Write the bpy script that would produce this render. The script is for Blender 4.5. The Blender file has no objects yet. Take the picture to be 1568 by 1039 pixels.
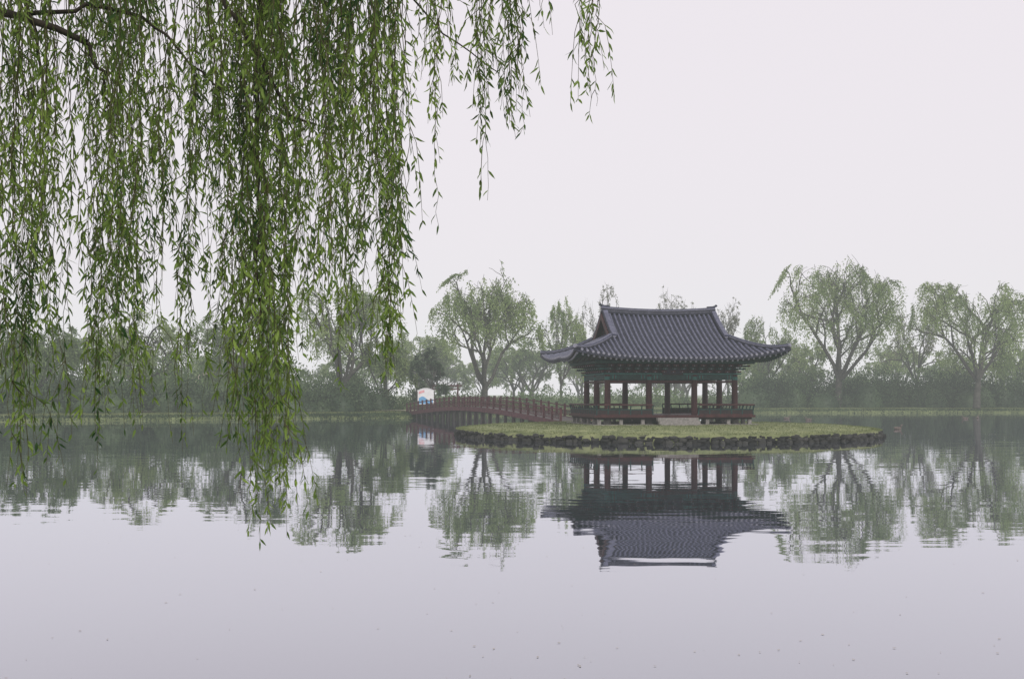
import bpy, math, numpy as np
from mathutils import Vector
rng=np.random.default_rng(7)
scene=bpy.context.scene
F=1800.0; CH=2.2
def PX(px,py,D):
    return np.array([(px-784)/F*D, D, CH+(605-py)/F*D])
def nrm(v):
    v=np.asarray(v,float); return v/(np.linalg.norm(v,axis=-1,keepdims=True)+1e-9)
# ---------------- materials
def newmat(name):
    m=bpy.data.materials.new(name); m.use_nodes=True
    nt=m.node_tree; nt.nodes.clear(); return m,nt,nt.nodes,nt.links
def c4(c): return (c[0],c[1],c[2],1)
def mat(name,c1,c2,scale=4,rough=.8,bump=0.0,stretch=(1,1,1),bdist=.02,spec=.3,island=False,detail=6,lo=.35,hi=.65):
    m,nt,N,L=newmat(name)
    out=N.new('ShaderNodeOutputMaterial'); b=N.new('ShaderNodeBsdfPrincipled')
    L.new(b.outputs[0],out.inputs[0])
    tc=N.new('ShaderNodeTexCoord'); mp=N.new('ShaderNodeMapping'); mp.inputs['Scale'].default_value=stretch
    L.new(tc.outputs['Object'],mp.inputs[0])
    n=N.new('ShaderNodeTexNoise'); n.inputs['Scale'].default_value=scale; n.inputs['Detail'].default_value=detail
    n.inputs['Roughness'].default_value=.65
    L.new(mp.outputs[0],n.inputs['Vector'])
    r=N.new('ShaderNodeValToRGB'); r.color_ramp.elements[0].position=lo; r.color_ramp.elements[1].position=hi
    r.color_ramp.elements[0].color=c4(c1); r.color_ramp.elements[1].color=c4(c2)
    if island:
        g=N.new('ShaderNodeNewGeometry'); mx=N.new('ShaderNodeMath'); mx.operation='MULTIPLY_ADD'
        mx.inputs[1].default_value=.45; L.new(g.outputs['Random Per Island'],mx.inputs[0])
        m2=N.new('ShaderNodeMath'); m2.operation='MULTIPLY'; m2.inputs[1].default_value=.6; L.new(n.outputs[0],m2.inputs[0]); L.new(m2.outputs[0],mx.inputs[2])
        L.new(mx.outputs[0],r.inputs[0])
    else: L.new(n.outputs[0],r.inputs[0])
    L.new(r.outputs[0],b.inputs['Base Color'])
    b.inputs['Roughness'].default_value=rough; b.inputs['Specular IOR Level'].default_value=spec
    if bump>0:
        bp=N.new('ShaderNodeBump'); bp.inputs['Strength'].default_value=bump; bp.inputs['Distance'].default_value=bdist
        L.new(n.outputs[0],bp.inputs['Height']); L.new(bp.outputs[0],b.inputs['Normal'])
    return m
def leafmat(name,c1,c2,clump=.6,trans=.35,rough=.5,spec=.25,p0=.15,p1=.9):
    m,nt,N,L=newmat(name)
    out=N.new('ShaderNodeOutputMaterial'); b=N.new('ShaderNodeBsdfPrincipled'); t=N.new('ShaderNodeBsdfTranslucent'); ms=N.new('ShaderNodeMixShader')
    ms.inputs[0].default_value=trans
    L.new(b.outputs[0],ms.inputs[1]); L.new(t.outputs[0],ms.inputs[2]); L.new(ms.outputs[0],out.inputs[0])
    g=N.new('ShaderNodeNewGeometry'); n=N.new('ShaderNodeTexNoise'); n.inputs['Scale'].default_value=clump; n.inputs['Detail'].default_value=3
    tc=N.new('ShaderNodeTexCoord'); L.new(tc.outputs['Object'],n.inputs['Vector'])
    a=N.new('ShaderNodeMath'); a.operation='MULTIPLY'; a.inputs[1].default_value=.45; L.new(g.outputs['Random Per Island'],a.inputs[0])
    c=N.new('ShaderNodeMath'); c.operation='MULTIPLY_ADD'; c.inputs[1].default_value=1.5; c.inputs[2].default_value=-.45; L.new(n.outputs[0],c.inputs[0])
    s=N.new('ShaderNodeMath'); s.operation='ADD'; L.new(a.outputs[0],s.inputs[0]); L.new(c.outputs[0],s.inputs[1])
    r=N.new('ShaderNodeValToRGB'); r.color_ramp.elements[0].color=c4(c1); r.color_ramp.elements[1].color=c4(c2)
    r.color_ramp.elements[0].position=p0; r.color_ramp.elements[1].position=p1
    L.new(s.outputs[0],r.inputs[0]); L.new(r.outputs[0],b.inputs['Base Color']); L.new(r.outputs[0],t.inputs['Color'])
    b.inputs['Roughness'].default_value=rough; b.inputs['Specular IOR Level'].default_value=spec
    return m
M={}
M['bark']=mat('bark_dark',(.02,.017,.014),(.06,.05,.04),9,.95,.6,(1,1,.2),spec=.1)
M['barkfar']=mat('bark_far',(.04,.038,.033),(.09,.085,.072),3,.9)
M['twig']=mat('twig',(.055,.055,.02),(.11,.10,.04),6,.7)
M['leafnear']=leafmat('willow_leaf',(.028,.082,.020),(.30,.43,.085),1.6,.5,p0=.16,p1=.85)
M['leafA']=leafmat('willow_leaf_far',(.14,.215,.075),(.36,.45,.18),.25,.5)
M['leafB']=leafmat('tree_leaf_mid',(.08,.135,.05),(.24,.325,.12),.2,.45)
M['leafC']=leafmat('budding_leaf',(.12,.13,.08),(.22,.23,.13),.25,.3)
M['shrub']=leafmat('shrub_leaf',(.018,.040,.018),(.078,.122,.05),.22,.2)
M['shrubL']=leafmat('shrub_leaf_light',(.06,.11,.04),(.18,.26,.095),.2,.35)
M['pine']=leafmat('pine_needle',(.03,.055,.03),(.08,.12,.06),.8,.15)
M['grassb']=leafmat('grass_blade',(.085,.115,.04),(.23,.26,.11),.8,.3)
M['ground']=mat('ground_grass',(.07,.09,.035),(.15,.18,.075),.8,.95,.4)
M['igrass']=mat('island_grass',(.12,.145,.065),(.24,.26,.125),1.6,.95,.5)
M['dirt']=mat('dirt',(.30,.26,.20),(.42,.37,.30),2,.95,.2)
M['stone']=mat('wall_stone',(.010,.011,.010),(.065,.065,.058),5,.85,.7,island=True,lo=.3,hi=.95)
M['granite']=mat('granite',(.18,.175,.16),(.32,.30,.28),8,.85,.3)
M['tile']=mat('roof_tile',(.048,.052,.085),(.12,.125,.18),6,.55,.3,spec=.4)
M['tileb']=mat('roof_tile_bed',(.014,.016,.027),(.036,.039,.058),5,.7,.3)
M['tileend']=mat('tile_end',(.17,.17,.21),(.27,.27,.32),5,.7)
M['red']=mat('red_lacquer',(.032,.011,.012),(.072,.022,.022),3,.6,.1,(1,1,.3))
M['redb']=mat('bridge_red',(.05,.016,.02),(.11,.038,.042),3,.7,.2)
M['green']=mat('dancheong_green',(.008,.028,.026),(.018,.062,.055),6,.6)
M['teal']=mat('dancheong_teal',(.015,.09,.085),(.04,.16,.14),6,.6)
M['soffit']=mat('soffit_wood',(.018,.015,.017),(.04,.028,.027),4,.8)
M['wood']=mat('grey_wood',(.04,.034,.032),(.09,.08,.075),4,.8,.3,(1,1,.3))
M['white']=mat('white_paint',(.70,.70,.70),(.8,.8,.8),3,.5)
M['blue']=mat('blue_paint',(.12,.33,.58),(.16,.4,.65),3,.5)
M['pink']=mat('pink_paint',(.65,.30,.32),(.75,.4,.42),3,.5)
M['thatch']=mat('thatch',(.25,.22,.17),(.38,.34,.27),6,.95,.5)
M['duck']=mat('duck_feather',(.05,.04,.035),(.16,.13,.11),8,.7)
# ---------------- builders
def link(o,parent=None):
    scene.collection.objects.link(o)
    if parent: o.parent=parent
    return o
def empty(name,loc=(0,0,0),rotz=0):
    e=bpy.data.objects.new(name,None); e.location=loc; e.rotation_euler=(0,0,rotz); e.empty_display_size=.5
    return link(e)
def np_mesh(name,V,Fc,mats,midx=None,smooth=False):
    V=np.ascontiguousarray(V,dtype=np.float32); Fc=np.ascontiguousarray(Fc,dtype=np.int32)
    me=bpy.data.meshes.new(name); m,k=Fc.shape
    me.vertices.add(len(V)); me.vertices.foreach_set('co',V.ravel())
    me.loops.add(m*k); me.loops.foreach_set('vertex_index',Fc.ravel())
    me.polygons.add(m); me.polygons.foreach_set('loop_start',np.arange(0,m*k,k,dtype=np.int32))
    for mm in mats: me.materials.append(mm)
    if midx is not None: me.polygons.foreach_set('material_index',np.ascontiguousarray(midx,dtype=np.int32))
    if smooth: me.polygons.foreach_set('use_smooth',np.ones(m,dtype=bool))
    me.update(calc_edges=True); me.validate()
    return me
class MB:
    def __init__(s): s.v=[]; s.f=[]; s.m=[]; s.mats=[]
    def mi(s,m):
        if m not in s.mats: s.mats.append(m)
        return s.mats.index(m)
    def add(s,vs,fs,m):
        o=len(s.v); k=s.mi(m)
        s.v.extend([tuple(map(float,v)) for v in vs])
        for f in fs: s.f.append(tuple(i+o for i in f)); s.m.append(k)
    def box(s,c,d,m,rz=0):
        x,y,z=[q/2 for q in d]; ca,sa=math.cos(rz),math.sin(rz); vs=[]
        for a in (-x,x):
            for b in (-y,y):
                for e in (-z,z): vs.append((c[0]+a*ca-b*sa,c[1]+a*sa+b*ca,c[2]+e))
        s.add(vs,[(0,1,3,2),(4,6,7,5),(0,4,5,1),(2,3,7,6),(0,2,6,4),(1,5,7,3)],m)
    def sweep(s,pts,w,h,m,base=0.0):
        pts=[np.array(p,float) for p in pts]; vs=[]; n=len(pts)
        for i,p in enumerate(pts):
            t=pts[min(i+1,n-1)]-pts[max(i-1,0)]; t=nrm(t)
            sd=np.cross(t,[0,0,1]); sd=nrm(sd); up=nrm(np.cross(sd,t))
            for a,b in ((-1,0),(1,0),(1,1),(-1,1)): vs.append(p+sd*a*w/2+up*(base+b*h))
        fs=[(0,1,2,3),(4*n-1,4*n-2,4*n-3,4*n-4)]
        for i in range(n-1):
            for k in range(4): fs.append((4*i+k,4*i+4+k,4*i+4+(k+1)%4,4*i+(k+1)%4))
        s.add(vs,fs,m)
    def tube(s,pts,rad,n,m,cap=True):
        pts=[np.array(p,float) for p in pts]; k=len(pts)
        if not hasattr(rad,'__len__'): rad=[rad]*k
        vs=[]
        for i,p in enumerate(pts):
            t=nrm(pts[min(i+1,k-1)]-pts[max(i-1,0)])
            ref=np.array([0,0,1.]) if abs(t[2])<.9 else np.array([1.,0,0])
            a=nrm(np.cross(t,ref)); b=np.cross(t,a)
            for j in range(n):
                th=2*math.pi*j/n; vs.append(p+(a*math.cos(th)+b*math.sin(th))*rad[i])
        fs=[(i*n+j,i*n+(j+1)%n,(i+1)*n+(j+1)%n,(i+1)*n+j) for i in range(k-1) for j in range(n)]
        if cap: fs+= [tuple(range(n))[::-1], tuple((k-1)*n+j for j in range(n))]
        s.add(vs,fs,m)
    def grid(s,P,m):
        a=len(P); b=len(P[0]); vs=[p for r in P for p in r]
        s.add(vs,[(i*b+j,i*b+j+1,(i+1)*b+j+1,(i+1)*b+j) for i in range(a-1) for j in range(b-1)],m)
    def obj(s,name,parent=None,smooth=False,loc=(0,0,0)):
        me=bpy.data.meshes.new(name); me.from_pydata(s.v,[],s.f)
        for m in s.mats: me.materials.append(m)
        me.polygons.foreach_set('material_index',s.m)
        if smooth: me.polygons.foreach_set('use_smooth',[True]*len(s.f))
        me.update(); o=bpy.data.objects.new(name,me); o.location=loc
        return link(o,parent)
class QB:
    def __init__(s): s.V=[]; s.F=[]; s.I=[]; s.n=0
    def addq(s,V,Fq,mi):
        s.V.append(V); s.F.append(Fq+s.n); s.I.append(np.full(len(Fq),mi)); s.n+=len(V)
    def tube(s,pts,rad,n,mi):
        pts=np.asarray(pts,float); k=len(pts); rad=np.broadcast_to(rad,(k,))
        t=np.gradient(pts,axis=0); t=nrm(t)
        ref=np.where(np.abs(t[:,2:3])<.9,np.array([[0,0,1.]]),np.array([[1.,0,0]]))
        a=nrm(np.cross(t,ref)); b=np.cross(t,a)
        for i in range(1,k):
            if np.dot(a[i],a[i-1])<0: a[i]*=-1; b[i]*=-1
        th=2*np.pi*np.arange(n)/n
        V=pts[:,None,:]+(a[:,None,:]*np.cos(th)[None,:,None]+b[:,None,:]*np.sin(th)[None,:,None])*rad[:,None,None]
        i,j=np.meshgrid(np.arange(k-1),np.arange(n),indexing='ij')
        Fq=np.stack([i*n+j,i*n+(j+1)%n,(i+1)*n+(j+1)%n,(i+1)*n+j],-1).reshape(-1,4)
        s.addq(V.reshape(-1,3),Fq,mi)
    def leaves(s,P,T,L,Wd,r,mi,wm=.45):
        P=np.asarray(P,float); n=len(P); T=nrm(T); L=np.broadcast_to(L,(n,))[:,None]; Wd=np.broadcast_to(Wd,(n,))[:,None]
        S=nrm(np.cross(T,r.normal(size=(n,3))))
        V=np.stack([P,P+T*L*wm+S*Wd/2,P+T*L,P+T*L*wm-S*Wd/2],1).reshape(-1,3)
        Fq=np.arange(n*4).reshape(n,4); s.addq(V,Fq,mi)
    def leaves6(s,P,T,L,Wd,r,mi):
        P=np.asarray(P,float); n=len(P); T=nrm(T); L=L[:,None]; Wd=Wd[:,None]
        S=nrm(np.cross(T,r.normal(size=(n,3)))); Nn=np.cross(S,T)
        b=r.uniform(-.14,.14,(n,1))*L
        V=np.stack([P, P+T*L*.3+S*Wd*.5+Nn*b*.5, P+T*L*.3-S*Wd*.5+Nn*b*.5,
                    P+T*L*.65+S*Wd*.38+Nn*b, P+T*L*.65-S*Wd*.38+Nn*b, P+T*L, P+T*L*.3+Nn*b*.5-Nn*Wd*.12],1).reshape(-1,3)
        o=np.arange(n)[:,None]*7
        Fq=np.concatenate([o+np.array([[0,1,3,6]]),o+np.array([[0,6,4,2]]),o+np.array([[6,3,5,4]])])
        s.addq(V,Fq,mi)
    def arrays(s): return np.concatenate(s.V),np.concatenate(s.F),np.concatenate(s.I)
    def mesh(s,name,mats):
        V,Fc,I=s.arrays(); return np_mesh(name,V,Fc,mats,I)
# ---------------- world
w=bpy.data.worlds.new("World"); scene.world=w; w.use_nodes=True
nt=w.node_tree; nt.nodes.clear(); N=nt.nodes; L=nt.links
out=N.new('ShaderNodeOutputWorld'); bg=N.new('ShaderNodeBackground'); sky=N.new('ShaderNodeTexSky'); sky.sky_type='NISHITA'
sky.sun_disc=False; sky.sun_elevation=math.radians(48); sky.sun_rotation=math.radians(160); sky.dust_density=6; sky.air_density=1.2
hs=N.new('ShaderNodeHueSaturation'); hs.inputs['Saturation'].default_value=.12
mx=N.new('ShaderNodeMix'); mx.data_type='RGBA'; mx.inputs['Factor'].default_value=.86
L.new(sky.outputs[0],hs.inputs['Color']); L.new(hs.outputs[0],mx.inputs['A'])
mx.inputs['B'].default_value=(9.35,8.72,9.35,1)
L.new(mx.outputs['Result'],bg.inputs[0]); bg.inputs[1].default_value=.1; L.new(bg.outputs[0],out.inputs[0])
sun=bpy.data.lights.new('sun','SUN'); sun.energy=1.5; sun.angle=math.radians(12); sun.color=(1,.96,.9)
so=bpy.data.objects.new('sun',sun); link(so)
az=math.radians(160); el=math.radians(48)
sd=Vector((math.sin(az)*math.cos(el),math.cos(az)*math.cos(el),math.sin(el)))
so.rotation_euler=sd.to_track_quat('Z','Y').to_euler(); so.location=(0,-20,60)
# ---------------- camera
cam=bpy.data.cameras.new('camera'); co=bpy.data.objects.new('camera',cam); link(co)
co.location=(0,0,CH); co.rotation_euler=(math.radians(90),0,0)
cam.sensor_width=36; cam.lens=36*F/1568; cam.shift_y=(605-519.5)/1568; cam.clip_end=5000; cam.clip_start=.1
scene.camera=co
scene.view_settings.view_transform='Standard'; scene.view_settings.look='None'
# ---------------- ground
ctrl=np.array([(0,7.5),(-12,7),(-30,10),(-60,25),(-82,55),(-75,84),(-48,94),(-25,105),(-12,112),(-4,120),(10,133),(30,143),(60,147),(92,145),(115,120),(120,80),(100,40),(60,15),(30,8),(12,7.5)],float)
def catmull(c,per=10):
    n=len(c); r=[]
    for i in range(n):
        p0,p1,p2,p3=c[i-1],c[i],c[(i+1)%n],c[(i+2)%n]
        for k in range(per):
            t=k/per; r.append(.5*((2*p1)+(-p0+p2)*t+(2*p0-5*p1+4*p2-p3)*t*t+(-p0+3*p1-3*p2+p3)*t**3))
    return np.array(r)
shore=catmull(ctrl,12); cen=np.array([12.,70.])
shore=shore+ (rng.normal(0,.22,(len(shore),1)))*nrm(shore-cen)
rad=nrm(shore-cen)
nx=np.roll(shore,-1,0)-np.roll(shore,1,0); nout=nrm(np.stack([-nx[:,1],nx[:,0]],1))
nout*=np.sign((nout*rad).sum(1))[:,None]
GO=[0,.3,1.5,6,12,40,150]; GZ=[-.03,.26,.44,.58,.7,.9,1.4]
rings=[(-8,-1.2,0),(-1.2,-.5,1)]+[(o_,z_,1 if o_<10 else 0) for o_,z_ in zip(GO,GZ)]+[(1300,2.5,0)]
V=[(cen[0],cen[1],-1.2)]; n=len(shore)
for d,z,useN in rings:
    q=shore+(nout if useN else rad)*d
    for p in q: V.append((p[0],p[1],z+(rng.normal(0,.03) if 0<=d<=12 else 0)))
mb=MB(); fs=[(0,1+(i+1)%n,1+i) for i in range(n)]
for r in range(len(rings)-1):
    for i in range(n):
        a=1+r*n+i; b=1+r*n+(i+1)%n; fs.append((a,b,b+n,a+n))
mb.add(V,fs,M['ground']); g=mb.obj('ground',smooth=True)
def shore_sample(px_lo,px_hi,k,r,off_lo,off_hi):
    ang=(shore[:,0]/np.maximum(shore[:,1],1))*F+784
    idx=np.where((ang>px_lo)&(ang<px_hi)&(shore[:,1]>60))[0]
    ii=r.choice(idx,k); t=r.uniform(0,1,(k,1))
    p=shore[ii]*(1-t)+shore[(ii+1)%n]*t
    o=r.uniform(off_lo,off_hi,(k,1)); return p+nout[ii]*o, o[:,0]
def gz(o): return np.interp(o,GO,GZ)
# ---------------- water
m,nt2,N,L=newmat('lake_water')
out=N.new('ShaderNodeOutputMaterial'); gl=N.new('ShaderNodeBsdfGlossy'); df=N.new('ShaderNodeBsdfDiffuse'); ms=N.new('ShaderNodeMixShader')
gl.inputs['Roughness'].default_value=.018; gl.inputs['Color'].default_value=(.94,.94,1,1); df.inputs['Color'].default_value=(.045,.056,.066,1)
lw=N.new('ShaderNodeLayerWeight'); lw.inputs['Blend'].default_value=.5
mr=N.new('ShaderNodeMapRange'); mr.inputs['From Min'].default_value=.7; mr.inputs['From Max'].default_value=1; mr.inputs['To Min'].default_value=.48; mr.inputs['To Max'].default_value=.97
L.new(lw.outputs['Facing'],mr.inputs[0]); L.new(mr.outputs[0],ms.inputs[0]); L.new(df.outputs[0],ms.inputs[1]); L.new(gl.outputs[0],ms.inputs[2]); L.new(ms.outputs[0],out.inputs[0])
geo=N.new('ShaderNodeNewGeometry')
def noisevec(sc,st,det):
    mp=N.new('ShaderNodeMapping'); mp.inputs['Scale'].default_value=st; L.new(geo.outputs['Position'],mp.inputs[0])
    nn=N.new('ShaderNodeTexNoise'); nn.inputs['Scale'].default_value=sc; nn.inputs['Detail'].default_value=det; L.new(mp.outputs[0],nn.inputs['Vector'])
    sb=N.new('ShaderNodeVectorMath'); sb.operation='SUBTRACT'; sb.inputs[1].default_value=(.5,.5,.5); L.new(nn.outputs['Color'],sb.inputs[0]); return sb
a=noisevec(3.2,(.28,1,1),2); b=noisevec(.6,(.2,1,1),1); 
pm=N.new('ShaderNodeTexNoise'); pm.inputs['Scale'].default_value=.06; pm.inputs['Detail'].default_value=2; L.new(geo.outputs['Position'],pm.inputs['Vector'])
pr=N.new('ShaderNodeMapRange'); pr.inputs['From Min'].default_value=.4; pr.inputs['From Max'].default_value=.65; pr.inputs['To Min'].default_value=.6; pr.inputs['To Max'].default_value=1.4
L.new(pm.outputs[0],pr.inputs[0])
s1=N.new('ShaderNodeVectorMath'); s1.operation='MULTIPLY'; s1.inputs[1].default_value=(.008,.021,0); L.new(a.outputs[0],s1.inputs[0])
s2=N.new('ShaderNodeVectorMath'); s2.operation='MULTIPLY'; s2.inputs[1].default_value=(.002,.006,0); L.new(b.outputs[0],s2.inputs[0])
ad=N.new('ShaderNodeVectorMath'); ad.operation='ADD'; L.new(s1.outputs[0],ad.inputs[0]); L.new(s2.outputs[0],ad.inputs[1])
sc=N.new('ShaderNodeVectorMath'); sc.operation='SCALE'; L.new(ad.outputs[0],sc.inputs[0]); L.new(pr.outputs[0],sc.inputs['Scale'])
up=N.new('ShaderNodeVectorMath'); up.operation='ADD'; up.inputs[1].default_value=(0,0,1); L.new(sc.outputs[0],up.inputs[0])
no=N.new('ShaderNodeVectorMath'); no.operation='NORMALIZE'; L.new(up.outputs[0],no.inputs[0]); L.new(no.outputs[0],gl.inputs['Normal'])
mb=MB(); wv=[(cen[0],cen[1],0)]+[(p[0],p[1],0) for p in shore+nout*.25]
mb.add(wv,[(0,1+i,1+(i+1)%n) for i in range(n)],m); mb.obj('water')
# ---------------- haze volume: emission put in for the light that mist would scatter
m,nt3,N,L=newmat('haze_emission'); out=N.new('ShaderNodeOutputMaterial'); ab=N.new('ShaderNodeVolumeAbsorption'); em=N.new('ShaderNodeEmission'); ads=N.new('ShaderNodeAddShader')
SIG=.0008
ab.inputs['Color'].default_value=(0,0,0,1); ab.inputs['Density'].default_value=SIG
em.inputs['Color'].default_value=(.82,.86,.85,1); em.inputs['Strength'].default_value=SIG
L.new(ab.outputs[0],ads.inputs[0]); L.new(em.outputs[0],ads.inputs[1]); L.new(ads.outputs[0],out.inputs['Volume'])
mb=MB(); mb.box((0,400,22),(1600,1000,60),m); mb.obj('haze_glow')
# ---------------- island
IC=np.array([8.4,65.]); IR=11.7
isl=MB(); K=160; th=np.linspace(0,2*np.pi,K,endpoint=False)
rr=IR*(1+.012*np.sin(3*th+1)+.008*np.sin(7*th))
P=[]
for fr,z in ((1.0,-.6),(1.0,.36),(.965,.44),(.85,.55),(.5,.64),(.02,.66)):
    P.append([(IC[0]+fr*(rr[i%K]-.25)*math.cos(th[i%K]),IC[1]+fr*(rr[i%K]-.25)*math.sin(th[i%K]),z+(rng.normal(0,.015) if fr<1 else 0)) for i in range(K+1)])
isl.grid(P,M['igrass']); isl.obj('island',smooth=True)
st=MB()
for course,(zc,h) in enumerate(((-.02,.24),(.14,.19),(.26,.15))):
    a=0.0
    while a<2*math.pi:
        ln=rng.uniform(.2,.6) if course<2 else rng.uniform(.25,.7); da=ln/IR
        am=a+da/2; R=IR*(1+.012*math.sin(3*am+1)+.008*math.sin(7*am))+rng.uniform(-.12,.1)-course*.07
        hh=h*rng.uniform(.7,1.35); dp=rng.uniform(.3,.5); zj=rng.uniform(-.04,.04)
        vs=[];nu,nv=8,5
        ca,sa=math.cos(am),math.sin(am); ph=rng.uniform(0,6)
        for i in range(nv):
            v=-math.pi/2+math.pi*i/(nv-1)
            for j in range(nu):
                u=2*math.pi*j/nu+.39
                sp=lambda q,e:math.copysign(abs(q)**e,q)
                x=sp(math.cos(v),.6)*sp(math.cos(u),.65); y=sp(math.cos(v),.6)*sp(math.sin(u),.65); z=sp(math.sin(v),.7)
                k=1+.22*math.sin(3*u+ph+2*v)
                tx=y*ln*.5*k; ty=x*dp*.5*k
                vs.append((IC[0]+ca*(R-.2+ty)-sa*tx, IC[1]+sa*(R-.2+ty)+ca*tx, zc+zj+z*hh*.55*k))
        st.add(vs,[(i*nu+j,i*nu+(j+1)%nu,(i+1)*nu+(j+1)%nu,(i+1)*nu+j) for i in range(nv-1) for j in range(nu)],M['stone'])
        a+=da*rng.uniform(.9,1.1)
st.obj('stone_retaining_wall',smooth=True)
q=QB(); k=32000; ra=IR*np.sqrt(rng.uniform(0,1,k))*.985; ta=rng.uniform(0,2*np.pi,k)
ra[:7000]=IR*rng.uniform(.94,.985,7000)
z=np.interp(ra/IR,[0,.5,.85,.95,1],[.65,.63,.54,.43,.34])
P=np.stack([IC[0]+ra*np.cos(ta),IC[1]+ra*np.sin(ta),z],1)
T=rng.normal(0,.45,(k,3)); T[:,2]=1; q.leaves(P,T,rng.uniform(.03,.10,k),.025,rng,0,.3)
link(bpy.data.objects.new('island_grass',q.mesh('island_grass',[M['grassb']])))
q=QB()
for a,b,k,lo,hi,hs_ in ((-60,1700,20000,1.6,6,.16),(-60,1700,26000,.0,1.5,.26)):
    p,o=shore_sample(a,b,k,rng,lo,hi); P=np.concatenate([p,gz(o)[:,None]-.02],1)
    T=rng.normal(0,.4,(k,3)); T[:,2]=1; q.leaves(P,T,rng.uniform(.06,hs_,k),.09,rng,0 if lo>1 else 1,.3)
link(bpy.data.objects.new('bank_grass',q.mesh('bank_grass',[M['grassb'],M['shrub']])))
# ---------------- pavilion
PC=(8.1,65.0,0); pav=empty('pavilion',PC,math.radians(9))
Wx,Dy,xg=5.6,4.6,3.2; ug=Wx-xg
def f(d):
    t=d/4.6; return 4.12+2.5*(.66*t+.34*t*t)
def warp(x,y,z):
    c=(abs(x)/Wx)**3*(abs(y)/Dy)**3
    return (x+math.copysign(.15*c,x),y+math.copysign(.15*c,y),z+(.56 if x>0 else .46)*c+.14*(min(abs(x),xg)/xg)**2*(1-abs(y)/Dy)**2)
def S(x,y,dz=0): return warp(x,y,f(Dy-abs(y))+dz)
def Ssd(x,y,dz=0): return warp(x,y,f(Wx-abs(x))+dz)
lin=np.linspace
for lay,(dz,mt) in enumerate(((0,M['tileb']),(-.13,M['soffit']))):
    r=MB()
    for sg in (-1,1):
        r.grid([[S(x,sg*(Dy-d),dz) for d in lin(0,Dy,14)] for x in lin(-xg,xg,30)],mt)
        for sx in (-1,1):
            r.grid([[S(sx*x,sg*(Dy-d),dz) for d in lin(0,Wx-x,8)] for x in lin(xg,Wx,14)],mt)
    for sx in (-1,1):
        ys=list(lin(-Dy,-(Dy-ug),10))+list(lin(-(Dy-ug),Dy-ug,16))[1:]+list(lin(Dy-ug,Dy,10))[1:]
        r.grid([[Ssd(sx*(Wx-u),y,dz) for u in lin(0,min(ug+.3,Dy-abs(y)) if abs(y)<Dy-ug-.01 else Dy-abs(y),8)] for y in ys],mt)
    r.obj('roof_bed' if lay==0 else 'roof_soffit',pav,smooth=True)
r=MB()
for sg in (-1,1):
    r.sweep([S(x,sg*Dy,-.13) for x in lin(-Wx,Wx,40)],.05,.12,M['tileb'])
    r.sweep([Ssd(sg*Wx,y,-.13) for y in lin(-Dy,Dy,34)],.05,.12,M['tileb'])
nr=42
for i in range(nr):
    x=-Wx+.1+(2*Wx-.2)*i/(nr-1); dm=Dy if abs(x)<=xg else Wx-abs(x)
    if dm<.12: continue
    for sg in (-1,1):
        pts=[S(x+rng.normal(0,.008),sg*(Dy-d),.035+rng.normal(0,.006)) for d in lin(-.02,dm,10)]; r.tube(pts,.068,6,M['tile'])
        e=np.array(pts[0]); r.tube([e+[0,sg*.012,0],e+[0,-sg*.02,0]],.07,8,M['tileend'])
nr=34
for i in range(nr):
    y=-Dy+.1+(2*Dy-.2)*i/(nr-1); um=ug+.25 if abs(y)<Dy-ug-.3 else Dy-abs(y)
    if um<.12: continue
    for sx in (-1,1):
        pts=[Ssd(sx*(Wx-u),y,.035) for u in lin(-.02,um,8)]; r.tube(pts,.068,6,M['tile'])
        e=np.array(pts[0]); r.tube([e+[sx*.012,0,0],e+[-sx*.02,0,0]],.07,8,M['tileend'])
r.obj('roof_tiles',pav,smooth=False)
r=MB()
rp=[(x,0,f(Dy)+.14*(x/xg)**2) for x in lin(-xg-.05,xg+.05,20)]
r.sweep(rp,.34,.12,M['tileb'],-.02); r.sweep(rp,.26,.035,M['tileend'],.10); r.sweep(rp,.30,.09,M['tileb'],.135); r.sweep(rp,.25,.03,M['tileend'],.225); r.sweep(rp,.24,.08,M['tile'],.255)
for sx in (-1,1):
    e=np.array([sx*(xg+.05),0,f(Dy)+.14])
    r.sweep([e+[-sx*.45,0,.27],e+[-sx*.15,0,.29],e+[sx*.06,0,.35],e+[sx*.12,0,.42]],.2,.1,M['tileb'])
    for sg in (-1,1):
        dp=[S(sx*(xg-.12),sg*(Dy-d)) for d in lin(Dy-.12,ug-.1,10)]
        r.sweep(dp,.28,.14,M['tileb']); r.sweep(dp,.22,.03,M['tileend'],.14); r.sweep(dp,.24,.1,M['tile'],.17)
        e=np.array(dp[-1]); r.tube([e+[0,sg*-.02,.18],e+[0,sg*.06,.2]],.13,10,M['tileend'])
        hp=[S(sx*(Wx-d),sg*(Dy-d)) for d in lin(ug,.05,12)]
        r.sweep(hp,.26,.12,M['tileb']); r.sweep(hp,.2,.03,M['tileend'],.12); r.sweep(hp,.2,.09,M['tile'],.15)
        e=np.array(hp[-1]); r.tube([e+[-sx*.02,-sg*.02,.13],e+[sx*.05,sg*.05,.15]],.11,10,M['tileend'])
        bp=[np.array(S(sx*(xg-.02),sg*(Dy-d)))+[sx*.06,0,0] for d in lin(Dy-.02,ug,10)]
        r.sweep(bp,.06,.26,M['red'],-.3)
r.obj('roof_ridges',pav)
r=MB()
for sx in (-1,1):
    ys=lin(-(Dy-ug),Dy-ug,17); x=sx*(xg-.3)
    r.grid([[ (x,y,f(ug)-.1),(x,y,(f(ug)+f(Dy-abs(y)))/2+.05),(x,y,f(Dy-abs(y))+.02)] for y in ys],M['green'])
    for y in lin(-1.6,1.6,7): r.box((x+sx*.03,y,f(ug)+ (f(Dy-abs(y))-f(ug))*.45),(.04,.06,(f(Dy-abs(y))-f(ug))*.9),M['red'])
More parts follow.
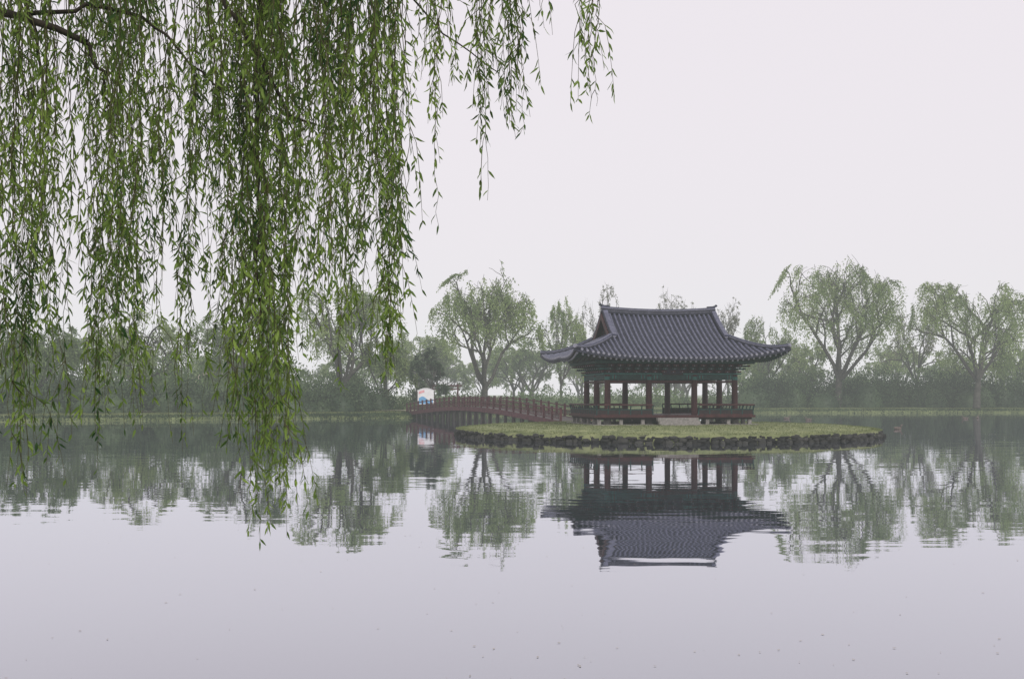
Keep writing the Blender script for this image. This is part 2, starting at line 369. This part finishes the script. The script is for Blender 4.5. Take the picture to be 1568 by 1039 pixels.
r.obj('gable_walls',pav)
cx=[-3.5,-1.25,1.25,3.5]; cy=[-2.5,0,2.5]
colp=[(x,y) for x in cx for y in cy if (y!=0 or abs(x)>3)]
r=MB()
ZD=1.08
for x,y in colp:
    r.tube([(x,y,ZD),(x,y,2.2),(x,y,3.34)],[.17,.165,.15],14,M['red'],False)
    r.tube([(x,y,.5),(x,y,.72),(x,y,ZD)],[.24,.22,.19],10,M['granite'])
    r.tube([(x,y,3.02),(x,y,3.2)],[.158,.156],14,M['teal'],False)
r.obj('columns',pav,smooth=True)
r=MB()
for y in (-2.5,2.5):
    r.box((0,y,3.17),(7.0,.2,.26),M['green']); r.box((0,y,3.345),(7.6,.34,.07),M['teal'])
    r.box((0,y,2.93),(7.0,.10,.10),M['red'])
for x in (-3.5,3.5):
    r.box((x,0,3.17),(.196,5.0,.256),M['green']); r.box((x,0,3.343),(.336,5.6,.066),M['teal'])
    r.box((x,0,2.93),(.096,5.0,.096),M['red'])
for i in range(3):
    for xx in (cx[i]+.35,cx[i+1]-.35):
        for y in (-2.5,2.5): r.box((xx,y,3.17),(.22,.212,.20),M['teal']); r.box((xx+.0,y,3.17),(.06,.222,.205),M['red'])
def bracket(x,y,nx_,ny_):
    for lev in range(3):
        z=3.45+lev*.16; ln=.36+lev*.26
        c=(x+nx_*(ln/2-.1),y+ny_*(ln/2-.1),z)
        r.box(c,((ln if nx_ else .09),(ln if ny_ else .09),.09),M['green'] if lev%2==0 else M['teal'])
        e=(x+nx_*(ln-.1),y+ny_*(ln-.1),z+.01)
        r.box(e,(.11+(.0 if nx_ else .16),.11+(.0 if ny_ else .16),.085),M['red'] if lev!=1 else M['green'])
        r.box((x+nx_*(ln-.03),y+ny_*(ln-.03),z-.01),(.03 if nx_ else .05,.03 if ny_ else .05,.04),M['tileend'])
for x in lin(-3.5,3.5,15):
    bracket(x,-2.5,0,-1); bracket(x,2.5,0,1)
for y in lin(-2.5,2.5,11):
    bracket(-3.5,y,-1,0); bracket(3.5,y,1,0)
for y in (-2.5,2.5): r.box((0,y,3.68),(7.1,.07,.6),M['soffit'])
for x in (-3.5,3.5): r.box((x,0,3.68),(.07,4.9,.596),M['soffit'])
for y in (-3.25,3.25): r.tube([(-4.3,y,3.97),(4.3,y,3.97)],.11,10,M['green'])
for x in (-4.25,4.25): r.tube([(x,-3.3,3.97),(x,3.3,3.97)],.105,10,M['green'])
r.box((0,0,3.9),(6.9,4.9,.05),M['soffit'])  # ceiling plane, added in a dark colour so no light shows inside
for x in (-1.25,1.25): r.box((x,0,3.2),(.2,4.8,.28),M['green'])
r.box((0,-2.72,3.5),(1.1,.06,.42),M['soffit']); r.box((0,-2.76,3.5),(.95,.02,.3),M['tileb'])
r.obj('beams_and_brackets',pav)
r=MB()
for i in range(40):
    x=-Wx+.15+(2*Wx-.3)*i/39
    for sg in (-1,1):
        k=max(0,(abs(x)-3.0)/(Wx-3.0)); xi=x*(1-.32*k)
        a=np.array(warp(x,sg*(Dy-.12),f(.12)-.2)); b=np.array(warp(xi,sg*2.6,f(min(Dy-2.6,Wx-abs(xi)))-.3))
        r.tube([a,b],.055,6,M['green'],False); d=nrm(a-b); r.tube([a,a+d*.03],.058,8,M['tileend'])
for i in range(32):
    y=-Dy+.15+(2*Dy-.3)*i/31
    for sx in (-1,1):
        k=max(0,(abs(y)-2.2)/(Dy-2.2)); yi=y*(1-.36*k)
        a=np.array(warp(sx*(Wx-.12),y,f(.12)-.2)); b=np.array(warp(sx*3.6,yi,f(min(Wx-3.6,Dy-abs(yi)))-.3))
        r.tube([a,b],.055,6,M['green'],False); d=nrm(a-b); r.tube([a,a+d*.03],.058,8,M['tileend'])
r.obj('rafters',pav)
r=MB()
r.box((0,0,.58),(9.0,7.0,.2),M['granite'])
r.box((0,0,ZD+.02),(8.7,6.7,.12),M['red'])
r.box((0,0,ZD-.09),(8.4,6.4,.10),M['soffit'])
for x in lin(-4.1,4.1,8):
    for y in (-3.1,3.1): r.box((x,y,.84),(.18,.18,.33),M['granite'])
for y in lin(-2.1,2.1,4):
    for x in (-4.1,4.1): r.box((x,y,.84),(.18,.18,.33),M['granite'])
r.obj('deck',pav)
r=MB()
def rail(p0,p1):
    p0=np.array(p0,float); p1=np.array(p1,float); Ln=np.linalg.norm(p1-p0); k=max(2,int(round(Ln/.55)))
    d=(p1-p0)/Ln; rz=math.atan2(d[1],d[0]); o=np.array([d[1],-d[0]])
    for i in range(k+1):
        c=p0+(p1-p0)*i/k; r.tube([(c[0],c[1],ZD+.0),(c[0],c[1],ZD+.35),(c[0]+o[0]*.08,c[1]+o[1]*.08,ZD+.6)],[.045,.035,.03],6,M['green'])
    mid=(p0+p1)/2
    r.tube([(p0[0]+o[0]*.08,p0[1]+o[1]*.08,ZD+.62),(p1[0]+o[0]*.08,p1[1]+o[1]*.08,ZD+.62)],.04,8,M['red'])
    r.box((mid[0],mid[1],ZD+.38),(Ln,.06,.05),M['green'],rz); 
    r.box((mid[0],mid[1],ZD+.24),(Ln,.03,.22),M['soffit'],rz)
    r.box((mid[0],mid[1],ZD+.11),(Ln,.07,.06),M['red'],rz)
a,b=4.25,3.25
rail((-a,-b),(-1.25,-b)); rail((1.25,-b),(a,-b)); rail((a,-b),(a,b)); rail((a,b),(1.2,b)); rail((-1.2,b),(-a,b)); rail((-a,b),(-a,-b))
r.obj('railings',pav)
r=MB()
for i in range(3): r.box((0,-3.55-.3*i,.95-.16*i),(2.2,.32,.16),M['granite'])
for i in range(3): r.box((0,3.55+.3*i,.95-.16*i),(2.2,.32,.16),M['granite'])
r.obj('steps',pav)
# ---------------- bridge
br=empty('footbridge'); A=np.array([-9.4,116.6]); B=np.array([4.1,75.2]); Lb=np.linalg.norm(B-A); db=(B-A)/Lb; ob=np.array([-db[1],db[0]])
def bz(t): return .55+.72*math.sin(math.pi*t)**1.1
def bp(t,s,z): p=A+(B-A)*t+ob*s; return (p[0],p[1],bz(t)+z)
r=MB(); ts=lin(0,1,60)
r.grid([[bp(t,-1.1,0),bp(t,1.1,0)] for t in ts],M['wood'])
for s in (-1.1,1.1):
    r.sweep([bp(t,s,-.32) for t in ts],.12,.34,M['redb']); 
r.obj('deck',br)
r=MB()
for s in (-1.05,1.05):
    for z,h in ((.72,.07),(.42,.05),(.14,.05)): r.sweep([bp(t,s,z) for t in ts],.07,h,M['redb'])
    k=27
    for i in range(k+1):
        t=i/k; x,y,z=bp(t,s,0); r.box((x,y,z+.42),(.13,.13,.86),M['redb'],math.atan2(db[1],db[0])); r.box((x,y,z+.88),(.17,.17,.06),M['wood'])
    for i in range(160):
        x,y,z=bp((i+.5)/160,s,0); r.box((x,y,z+.29),(.035,.035,.28),M['redb'])
r.obj('railings',br)
r=MB()
for i in range(1,22):
    t=i/22
    for s in (-.95,.95):
        x,y,z=bp(t,s,-.3); r.tube([(x,y,-1.2),(x,y,z)],.12,8,M['wood'])
    p0=bp(t,-1.0,-.42); p1=bp(t,1.0,-.42); r.sweep([p0,p1],.16,.14,M['wood'])
r.obj('piles',br)
# ---------------- trees
def gen_tree(seed,H,Wd,levels=4,limbs=6,tf=.16,nst=4,nlf=10,lL=.32,lW=.125,sl=.11,droop=1.0,r0=.022,kids=(3,4),up=.05,ang=(.35,.9),trunks=1,lean=0,lump=.13):
    r=np.random.default_rng(seed); W_=QB(); tips=[]
    def rec(p,d,l,rd,lev):
        pts=[p.copy()]
        for i in range(4):
            d=nrm(d+r.normal(0,.15,3)+np.array([0,0,up])); p=p+d*l/4; pts.append(p.copy())
        W_.tube(pts,np.linspace(rd,rd*.6,5),5 if lev<3 else 3,0)
        if lev>=3: tips.append((np.array(pts),lev))
        if lev<levels:
            k=r.integers(kids[0],kids[1]+1)
            for c in range(k):
                ii=r.integers(2,5) if c<k-1 else 4
                side=nrm(np.cross(d,r.normal(size=3))); d2=nrm(d*1.0+side*r.uniform(.5,1.1))
                rec(pts[ii],d2,l*r.uniform(.5,.8),rd*.55,lev+1)
    for tk in range(trunks):
        d=nrm(np.array([r.normal(0,.12)+lean,r.normal(0,.12),1.])); p=np.zeros(3); pts=[p]
        for i in range(5): p=p+nrm(d+r.normal(0,.07,3))*H*tf/5; pts.append(p)
        W_.tube(pts,np.linspace(r0*H*1.2,r0*H*.8,6),8,0)
        a0=r.uniform(0,6)
        for i in range(limbs):
            a=a0+2*np.pi*i/limbs+r.normal(0,.25); e=r.uniform(*ang)
            if i==0: e=.12
            rec(pts[-1] if i%2 else pts[-2]*.4+pts[-1]*.6,np.array([math.cos(a)*math.sin(e),math.sin(a)*math.sin(e),math.cos(e)]),H*.36*r.uniform(.75,1.1),r0*H*.55,1)
    Pl=[];Tl=[]
    for pts,lev in tips:
        if r.uniform()<.1: continue
        for s_ in range(nst if lev==levels else max(1,nst//2)):
            t=r.uniform(0,4); i=min(int(t),3); q0=pts[i]+(pts[i+1]-pts[i])*(t-i)
            h=q0.copy(); h[2]=0; h=nrm(h)*.6+r.normal(0,.6,3); h[2]=abs(h[2])*.3; 
            s=H*sl*r.uniform(.5,1.4); tt=(np.arange(nlf)+r.uniform(0,1,nlf))/nlf
            pp=q0+h*s*.4*tt[:,None]; pp[:,2]-=s*droop*tt**1.4
            pp+=r.normal(0,.012*H*.4,(nlf,3))
            T=np.tile(h*.25-np.array([0,0,droop*.8]),(nlf,1))+r.normal(0,.55,(nlf,3)); Pl.append(pp); Tl.append(T)
    Pl=np.concatenate(Pl);Tl=np.concatenate(Tl)
    pc=lambda i,q_:np.percentile(Pl[:,i],q_)
    zmax=pc(2,97.5); lx,hx_=pc(0,2),pc(0,98); ly,hy=pc(1,2),pc(1,98)
    Sc=np.array([Wd/(hx_-lx),Wd/(hy-ly),H/zmax])
    Cn=np.array([0,0,H*.5]); off=np.array([(lx+hx_)/2*Sc[0]*.5,(ly+hy)/2*Sc[1]*.5,0])
    ph=r.uniform(0,6,6)
    def tr(v):
        v=v*Sc; wgt=np.clip(v[:,2:3]/(H*.5),0,1); v=v-off*wgt
        u=(v-Cn)/np.array([Wd*.5,Wd*.5,H*.5]); rr_=np.linalg.norm(u,axis=1,keepdims=True); up_=np.clip((v[:,2:3]/H-.2)/.15,0,1)
        n_=u/np.maximum(rr_,1e-6); az_=np.arctan2(n_[:,1:2],n_[:,0:1])
        lim=.88+lump*(np.sin(4*n_[:,0:1]*2+ph[0])*.5+np.sin(7*n_[:,2:3]+ph[1]+2*n_[:,0:1])*.5+np.sin(3*az_+ph[2]+5*n_[:,2:3])*.5)
        nr_=np.where(rr_>lim,lim+(1-np.exp(-(rr_-lim)/.3))*.26,rr_)
        k_=1+(nr_/np.maximum(rr_,1e-6)-1)*up_
        return Cn+(v-Cn)*k_
    W_.V=[tr(v) for v in W_.V]; Pl=tr(Pl)
    keep=Pl[:,2]>H*.13; Pl=Pl[keep];Tl=Tl[keep]
    W_.leaves(Pl,Tl,r.uniform(.6,1.3,len(Pl))*lL,lW,r,1)
    return W_
def place_tree(name,seed,px,top,D,wpx,lm,z0=.6,**kw):
    H=CH+(605-top)/F*D-z0; Wd=wpx/F*D
    qb=gen_tree(seed,H,Wd,**kw); me=qb.mesh(name,[M['barkfar'],lm]); o=bpy.data.objects.new(name,me)
    o.location=((px-784)/F*D,D,z0-.08); return link(o)
wt='willow_tree'
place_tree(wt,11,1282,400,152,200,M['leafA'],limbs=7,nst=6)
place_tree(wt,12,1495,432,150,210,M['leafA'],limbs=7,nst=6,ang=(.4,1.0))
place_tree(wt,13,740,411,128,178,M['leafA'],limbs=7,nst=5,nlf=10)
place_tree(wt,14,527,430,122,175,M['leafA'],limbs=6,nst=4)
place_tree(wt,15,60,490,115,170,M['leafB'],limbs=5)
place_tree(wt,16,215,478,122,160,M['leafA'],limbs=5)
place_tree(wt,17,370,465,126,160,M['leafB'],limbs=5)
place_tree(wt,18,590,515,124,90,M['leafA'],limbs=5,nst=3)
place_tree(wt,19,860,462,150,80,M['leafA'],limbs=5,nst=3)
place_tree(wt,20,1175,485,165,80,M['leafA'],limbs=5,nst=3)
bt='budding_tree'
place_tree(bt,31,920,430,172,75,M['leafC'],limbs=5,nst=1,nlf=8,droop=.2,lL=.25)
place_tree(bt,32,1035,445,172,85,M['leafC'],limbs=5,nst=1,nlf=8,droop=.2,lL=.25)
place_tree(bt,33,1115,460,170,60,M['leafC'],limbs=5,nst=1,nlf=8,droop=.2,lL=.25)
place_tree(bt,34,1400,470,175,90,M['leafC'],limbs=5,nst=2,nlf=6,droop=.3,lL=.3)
place_tree('pine_tree',41,660,535,121,62,M['pine'],limbs=5,nst=5,nlf=9,droop=-.05,sl=.06,up=-.05,ang=(.7,1.25),lL=.25,lW=.08,tf=.4)
dt=empty('distant_tree_belt'); vars_=[]
for i in range(5):
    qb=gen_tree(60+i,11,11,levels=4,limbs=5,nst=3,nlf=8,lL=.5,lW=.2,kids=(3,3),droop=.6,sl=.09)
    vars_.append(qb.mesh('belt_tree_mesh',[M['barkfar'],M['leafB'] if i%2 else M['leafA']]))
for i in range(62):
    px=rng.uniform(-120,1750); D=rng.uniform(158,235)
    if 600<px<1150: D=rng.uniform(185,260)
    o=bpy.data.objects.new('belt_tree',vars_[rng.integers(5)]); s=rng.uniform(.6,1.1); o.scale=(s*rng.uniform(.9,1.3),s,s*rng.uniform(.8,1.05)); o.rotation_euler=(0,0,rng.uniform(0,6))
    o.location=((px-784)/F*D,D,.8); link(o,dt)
def shrubs(name,specs,mt,seed,lL=.3,lW=.14):
    r=np.random.default_rng(seed); q=QB()
    for (px,D,hh,rx) in specs:
        c=np.array([(px-784)/F*D,D,.45]); k=int(160*rx*hh/2)
        u=nrm(r.normal(size=(k,3))); u[:,2]=np.abs(u[:,2]); rad_=r.uniform(.6,1.12,(k,1))
        P=c+u*rad_*np.array([rx,rx*.8,hh]); q.leaves(P,u*.5+r.normal(0,.6,(k,3))+[0,0,.4],r.uniform(.6,1.4,k)*lL,lW,r,0)
        nu,nv=10,5; a_=np.linspace(0,2*np.pi,nu,endpoint=False); b_=np.linspace(0,np.pi/2,nv)
        Vv=np.array([[c[0]+.68*rx*math.cos(x)*math.cos(y),c[1]+.55*rx*math.sin(x)*math.cos(y),c[2]-.3+.72*hh*math.sin(y)] for y in b_ for x in a_])
        Fq=np.array([(i*nu+j,i*nu+(j+1)%nu,(i+1)*nu+(j+1)%nu,(i+1)*nu+j) for i in range(nv-1) for j in range(nu)]); q.addq(Vv,Fq,0)
    return link(bpy.data.objects.new(name,q.mesh(name,[mt])))
def shoreD(px):
    ang=(shore[:,0]/np.maximum(shore[:,1],1))*F+784; ok=shore[:,1]>60; i=np.argsort(ang[ok]); return float(np.interp(px,ang[ok][i],shore[ok][i,1]))
sp=[(px,shoreD(px)+rng.uniform(7,12),rng.uniform(3.2,5.0),rng.uniform(2.2,3.6)) for px in np.arange(1140,1720,11)]
shrubs('shrub_thicket',sp,M['shrub'],5)
sp=[(px,shoreD(px)+rng.uniform(6,11),rng.uniform(2.0,3.2),rng.uniform(1.6,2.8)) for px in np.arange(-60,600,11)]
shrubs('shrub_thicket',sp,M['shrub'],6)
sp=[(px,shoreD(px)+rng.uniform(9,20),rng.uniform(1.2,2.8),rng.uniform(1.2,2.4)) for px in np.arange(600,1150,14)]
sp+=[(px,shoreD(px)+rng.uniform(14,30),rng.uniform(3.5,6.5),rng.uniform(2,3.6)) for px in list(np.arange(-60,560,20))+list(np.arange(1150,1720,22))]
shrubs('light_shrubs',sp,M['shrubL'],7,.38,.16)
# ---------------- foreground willow
fw=empty('weeping_willow_tree'); q=QB(); r=np.random.default_rng(3)
boughs=[np.array([(-4.3,6.3,3.2),(-3.4,6.2,4.5),(-2.2,6.0,5.0),(-1.0,6.0,5.2),(0.0,6.0,5.0),(.5,6.0,4.75)]),
        np.array([(-4.3,6.3,3.4),(-3.2,6.9,4.8),(-2.0,7.2,5.3),(-.8,7.3,5.2),(-.3,7.3,5.05)]),
        np.array([(-4.3,6.3,3.0),(-3.6,5.4,4.3),(-2.6,5.0,4.8),(-1.2,5.0,4.9),(-.3,5.2,4.8)])]
extra=[np.array([(-4.3,6.3,3.5),(-4.6,6.6,5.0),(-4.3,7.0,6.4),(-3.6,7.4,7.6)]),np.array([(-4.3,6.3,3.3),(-5.4,6.0,4.8),(-6.8,5.6,5.6)]),
       np.array([(-4.3,6.3,3.3),(-4.6,5.0,4.7),(-4.8,3.6,5.4)]),np.array([(-4.3,6.3,3.5),(-5.2,7.4,4.9),(-6.2,8.6,5.6)])]
def resample(p,k=24):
    d=np.r_[0,np.cumsum(np.linalg.norm(np.diff(p,axis=0),axis=1))]; t=np.linspace(0,d[-1],k); o=np.stack([np.interp(t,d,p[:,i]) for i in range(3)],1)
    o[1:-1]=(o[:-2]+2*o[1:-1]+o[2:])/4; return o
def wig(p,a): w_=r.normal(0,a,p.shape); w_[0]=0; return p+w_
q.tube(np.array([(-4.35,6.2,.3),(-4.4,6.2,.6),(-4.32,6.22,1.4),(-4.25,6.3,2.4),(-4.3,6.3,3.5)]),np.array([.5,.38,.33,.3,.27]),14,0)
bs=[]
for bgh in boughs+extra:
    p=wig(resample(bgh,36),.012); bs.append(p); q.tube(p,np.linspace(.15,.02,len(p)),8,0)
def seg(pp,r0_,r1_):
    p=resample(np.array([PX(*a) for a in pp]),16); p=wig(p,.009); q.tube(p,np.linspace(r0_,r1_,16),6,0)
seg([(-330,60,6.3),(-150,-10,6.2),(0,18,5.7),(75,35,5.6),(132,66,5.6)],.038,.016)
seg([(132,66,5.6),(160,120,5.6),(168,200,5.6)],.010,.004)
seg([(0,18,5.7),(70,22,5.8),(150,5,5.9),(230,30,6),(300,100,6),(345,150,6)],.013,.005)
seg([(230,-150,6.3),(330,-20,6),(400,90,5.9),(440,180,5.8),(482,193,5.6)],.018,.006)
seg([(380,-200,6),(396,-40,6),(392,130,6),(398,330,5.9),(392,480,5.9)],.02,.005)
seg([(-60,-200,6.3),(10,-60,6.2),(60,60,6.2),(75,200,6.2)],.016,.005)
seg([(560,-200,6.2),(590,-60,6.2),(650,20,6.2),(690,60,6.2),(760,110,6.1)],.009,.003)
Pw=[];Tw=[];LS=[]
main=np.concatenate(bs[:3])
def leafrow(path,dens,lenscale=1.0,skip=0):
    d=np.r_[0,np.cumsum(np.linalg.norm(np.diff(path,axis=0),axis=1))]; Ltot=d[-1]; k=int((Ltot-skip)*dens)
    if k<2: return
    t=skip+np.sort(r.uniform(0,Ltot-skip,k)); P=np.stack([np.interp(t,d,path[:,i]) for i in range(3)],1)
    tg=nrm(np.stack([np.interp(t,d,nrm(np.gradient(path,axis=0))[:,i]) for i in range(3)],1))
    sd=nrm(np.cross(tg,r.normal(size=(k,3)))); T=nrm(tg*r.uniform(.3,1.3,(k,1))+sd*r.uniform(.3,1.1,(k,1))+np.array([0,0,-.3]))
    Pw.append(P); Tw.append(T); LS.append(np.full(k,lenscale)*(1-.25*t/Ltot))
def strand(Xt,Dt,ztop,zbot,pool,dens=42,twigs=True,start=None,sway=.09):
    tgt=np.array([Xt,Dt,ztop])
    if start is None:
        jit=.5 if sway>.05 else .08
        dd=np.linalg.norm((pool-tgt)*[1,1,.4],axis=1)+r.uniform(0,jit,len(pool)); start=pool[np.argmin(dd)]
    n_=26; t=np.linspace(0,1,n_)
    z=start[2]+(zbot-start[2])*t
    e=np.clip((start[2]-z)/(.8 if sway>.05 else .45),0,1); e=e*e*(3-2*e)
    sw=r.normal(0,sway); sw2=r.normal(0,.06); ph=r.uniform(0,6); am=r.uniform(.01,.045)*(1 if sway>.05 else .5)
    x=start[0]+(Xt-start[0])*e+sw*(t*t-1)+am*np.sin(ph+7*t); y=start[1]+(Dt-start[1])*e+sw2*t*t+am*np.cos(ph+5*t)
    x=x-(x[0]-start[0])*(1-e)
    zz=z.copy(); zz+=np.sin(np.clip(e,0,1)*np.pi)*.08
    p=np.stack([x,y,zz],1); p[1:]+=r.normal(0,.007,(n_-1,3))
    q.tube(p,np.linspace(.0040,.0010,n_),3,1)
    leafrow(p,dens*.6)
    if twigs:
        Lz=start[2]-zbot
        for _ in range(int(Lz*3.8)):
            i=r.integers(2,n_-2); l=r.uniform(.1,.5)
            a=r.uniform(0,2*np.pi); h=np.array([math.cos(a),math.sin(a),0])*r.uniform(.15,.6)
            tt=np.linspace(0,1,5)[:,None]; tp=p[i]+h*l*np.sqrt(tt)*.8+np.array([0,0,-1.])*l*tt**1.3
            if tp[-1,2]<zbot-.05: continue
            q.tube(tp,np.linspace(.002,.001,5),3,1); leafrow(tp,dens*.9,.95)
specs=[(-60,0,550,720,6,30),(0,55,540,765,15,31),(55,110,480,695,7,29),(110,160,540,715,8,31),(160,255,420,670,21,34),(255,360,380,690,18,31),
(360,440,560,825,21,39),(375,425,420,700,10,42),(440,520,320,600,15,31),(520,580,370,580,13,31),(580,622,340,610,15,35),(620,690,60,215,9,32),(700,765,90,200,7,32),(765,800,90,205,8,34),(828,845,30,72,2,30),(882,914,60,165,5,36),
(-20,120,130,420,11,33),(150,360,120,420,22,34),(360,620,90,380,26,34)]
for a,b,y0,y1,k,dn in specs:
    ncl=max(2,k//3); ctr=r.uniform(a,b,ncl)
    for i in range(k):
        px=np.clip(ctr[r.integers(ncl)]+r.normal(0,9),a-3,b+3); yb=y0+(y1-y0)*r.beta(1.4,1.2); D=r.uniform(5.0,7.2)
        if px>620: D=r.uniform(5.7,6.2)
        X=(px-784)/F*D; strand(X,D,2.2+(605+40)/F*D,CH+(605-yb)/F*D,main,dens=dn,sway=.09 if px<620 else .03)
for px,yb in ((30,762),(40,740),(100,700),(146,720),(140,690),(205,658),(285,690),(392,832),(437,825),(385,745),(402,700),(592,610),(590,560),(672,342),(668,250),(745,305),(738,290),(798,203),(912,165),(900,150),(240,600),(520,590)):
    D=r.uniform(5.8,6.1); strand((px-784)/F*D,D,4.3,CH+(605-yb)/F*D,main,dens=34,sway=.03)
for i in range(110):
    pool=np.concatenate(bs[3:]); s=pool[r.integers(8,len(pool))]; a=r.uniform(0,6.28); rr_=r.uniform(.1,.9)
    X=s[0]+rr_*math.cos(a); Y=s[1]+rr_*math.sin(a)
    if X/Y*F+784>-25 : X=min(X,(-40-784)/F*Y)
    strand(X,Y,s[2],s[2]-r.uniform(1.5,3.4),pool,dens=30,twigs=False,start=s)
V_,F_,I_=q.arrays(); link(bpy.data.objects.new('wood',np_mesh('wood',V_,F_,[M['bark'],M['twig']],I_,True)),fw)
P=np.concatenate(Pw);T=np.concatenate(Tw);ls=np.concatenate(LS); k=len(P); print('near leaves',k)
lq=QB(); lq.leaves6(P,T,r.uniform(.045,.088,k)*ls,r.uniform(.0085,.0145,k),r,0)
link(bpy.data.objects.new('foliage',lq.mesh('foliage',[M['leafnear']])),fw)
# ---------------- small things
def at(px,D): return (px-784)/F*D
sb=MB(); x0=at(652,118.5); y0=118.5; zb=1.3
pts=[(x0-.85+1.7*i/12, zb+1.35+ .25*math.sin(math.pi*i/12)) for i in range(13)]
sb.grid([[(x,y0,zb),(x,y0,z)] for x,z in pts],M['white']); sb.grid([[(x,y0+.08,zb),(x,y0+.08,z)] for x,z in pts],M['white'])
sb.grid([[(x,y0-.01,zb+.05),(x,y0-.01,zb+.6+.2*math.sin(i*.6))] for i,(x,z) in enumerate(pts[1:-1])],M['blue'])
sb.grid([[(x,y0-.012,z-.4),(x,y0-.012,z-.15)] for x,z in pts[1:6]],M['pink'])
sb.sweep([(x,y0+.04,z) for x,z in pts],.14,.05,M['white']); 
for s in (-.86,.86): sb.box((x0+s,y0+.04,1.5),(.09,.12,2.2),M['wood'])
sb.obj('information_sign')
gt=MB(); xg_=at(682,123); 
for s in (-1.3,1.3): gt.tube([(xg_+s,123,.4),(xg_+s,123,3.4)],[.1,.08],8,M['redb'])
gt.sweep([(xg_-1.7,123,3.15),(xg_+1.7,123,3.15)],.1,.12,M['redb']); gt.sweep([(xg_-1.5,123,2.8),(xg_+1.5,123,2.8)],.08,.1,M['redb'])
for i in range(9): gt.box((xg_-1.2+.3*i,123,3.35),(.04,.04,.4),M['redb'])
gt.obj('wooden_gate')
h=empty('thatched_hut'); hx=at(325,142); hb=MB(); hb.box((hx,142,1.8),(5,4,2.4),M['thatch']); hb.box((hx-.8,139.98,1.6),(1,.08,1.9),M['wood']); hb.box((hx+1.2,139.98,2),(.9,.08,.8),M['wood']); hb.obj('walls',h)
hb=MB(); nu=20; Pg=[]
for k_,(rf,z) in enumerate(((1.0,2.75),(1.02,3.0),(.85,3.8),(.5,4.7),(.15,5.1),(.01,5.15))):
    Pg.append([(hx+3.6*rf*math.copysign(abs(math.cos(a))**.7,math.cos(a)),142+3*rf*math.copysign(abs(math.sin(a))**.7,math.sin(a)),z) for a in np.linspace(0,2*math.pi,nu+1)])
hb.grid(Pg,M['thatch']); hb.obj('roof',h,smooth=True)
pth=MB()
cc=[np.array(p) for p in [(-9.2,116.0),(-10.8,119.4),(-15.5,119),(-24,114.5),(-34,109.5),(-50,103)]]
row=[]
for i,p in enumerate(cc):
    t=nrm(cc[min(i+1,5)]-cc[max(i-1,0)]); o_=np.array([-t[1],t[0]]); row.append([(*(p+o_*1.2),.70),(*(p-o_*1.2),.70)])
pth.grid(row,M['dirt']); pth.obj('dirt_path')
def duck(x,y,rz):
    me=bpy.data.meshes.new('duck'); vs=[(-.32,0,.14),(-.18,0,.07),(0,0,.05),(.16,0,.07),(.22,0,.16),(.24,0,.27),(.31,0,.29),(.4,0,.27)]
    me.from_pydata(vs,[(i,i+1) for i in range(7)],[]); o=bpy.data.objects.new('duck',me); link(o)
    s=o.modifiers.new('skin','SKIN'); rad_=[.02,.09,.12,.09,.045,.04,.045,.014]
    for i,v in enumerate(me.skin_vertices[0].data): v.radius=(rad_[i],rad_[i]*(1.1 if i<4 else 1)); v.use_root=(i==2)
    ss=o.modifiers.new('s','SUBSURF'); ss.levels=2; ss.render_levels=2
    me.materials.append(M['duck']); o.location=(x,y,0); o.rotation_euler=(0,0,rz)
for px,py,rz in ((1205,641,0),(1238,643,2.8),(1375,657,.3),(1497,640,1),(1478,641,3)):
    D=CH*F/(py-605); duck(at(px,D),D,rz)
q=QB(); k=420; D=9+60*r.uniform(0,1,k)**1.6; X=r.uniform(-.45,.45,k)*D; P=np.stack([X,D,np.full(k,.006)],1); T=r.normal(size=(k,3)); T[:,2]=0; T=nrm(T)
S_=np.stack([-T[:,1],T[:,0],T[:,2]],1); l=r.uniform(.012,.045,(k,1)); V_=np.stack([P,P+T*l*.5+S_*l*.25,P+T*l,P+T*l*.5-S_*l*.25],1).reshape(-1,3)
q.addq(V_,np.arange(k*4).reshape(k,4),0); link(bpy.data.objects.new('floating_leaves',q.mesh('floating_leaves',[M['thatch']])))
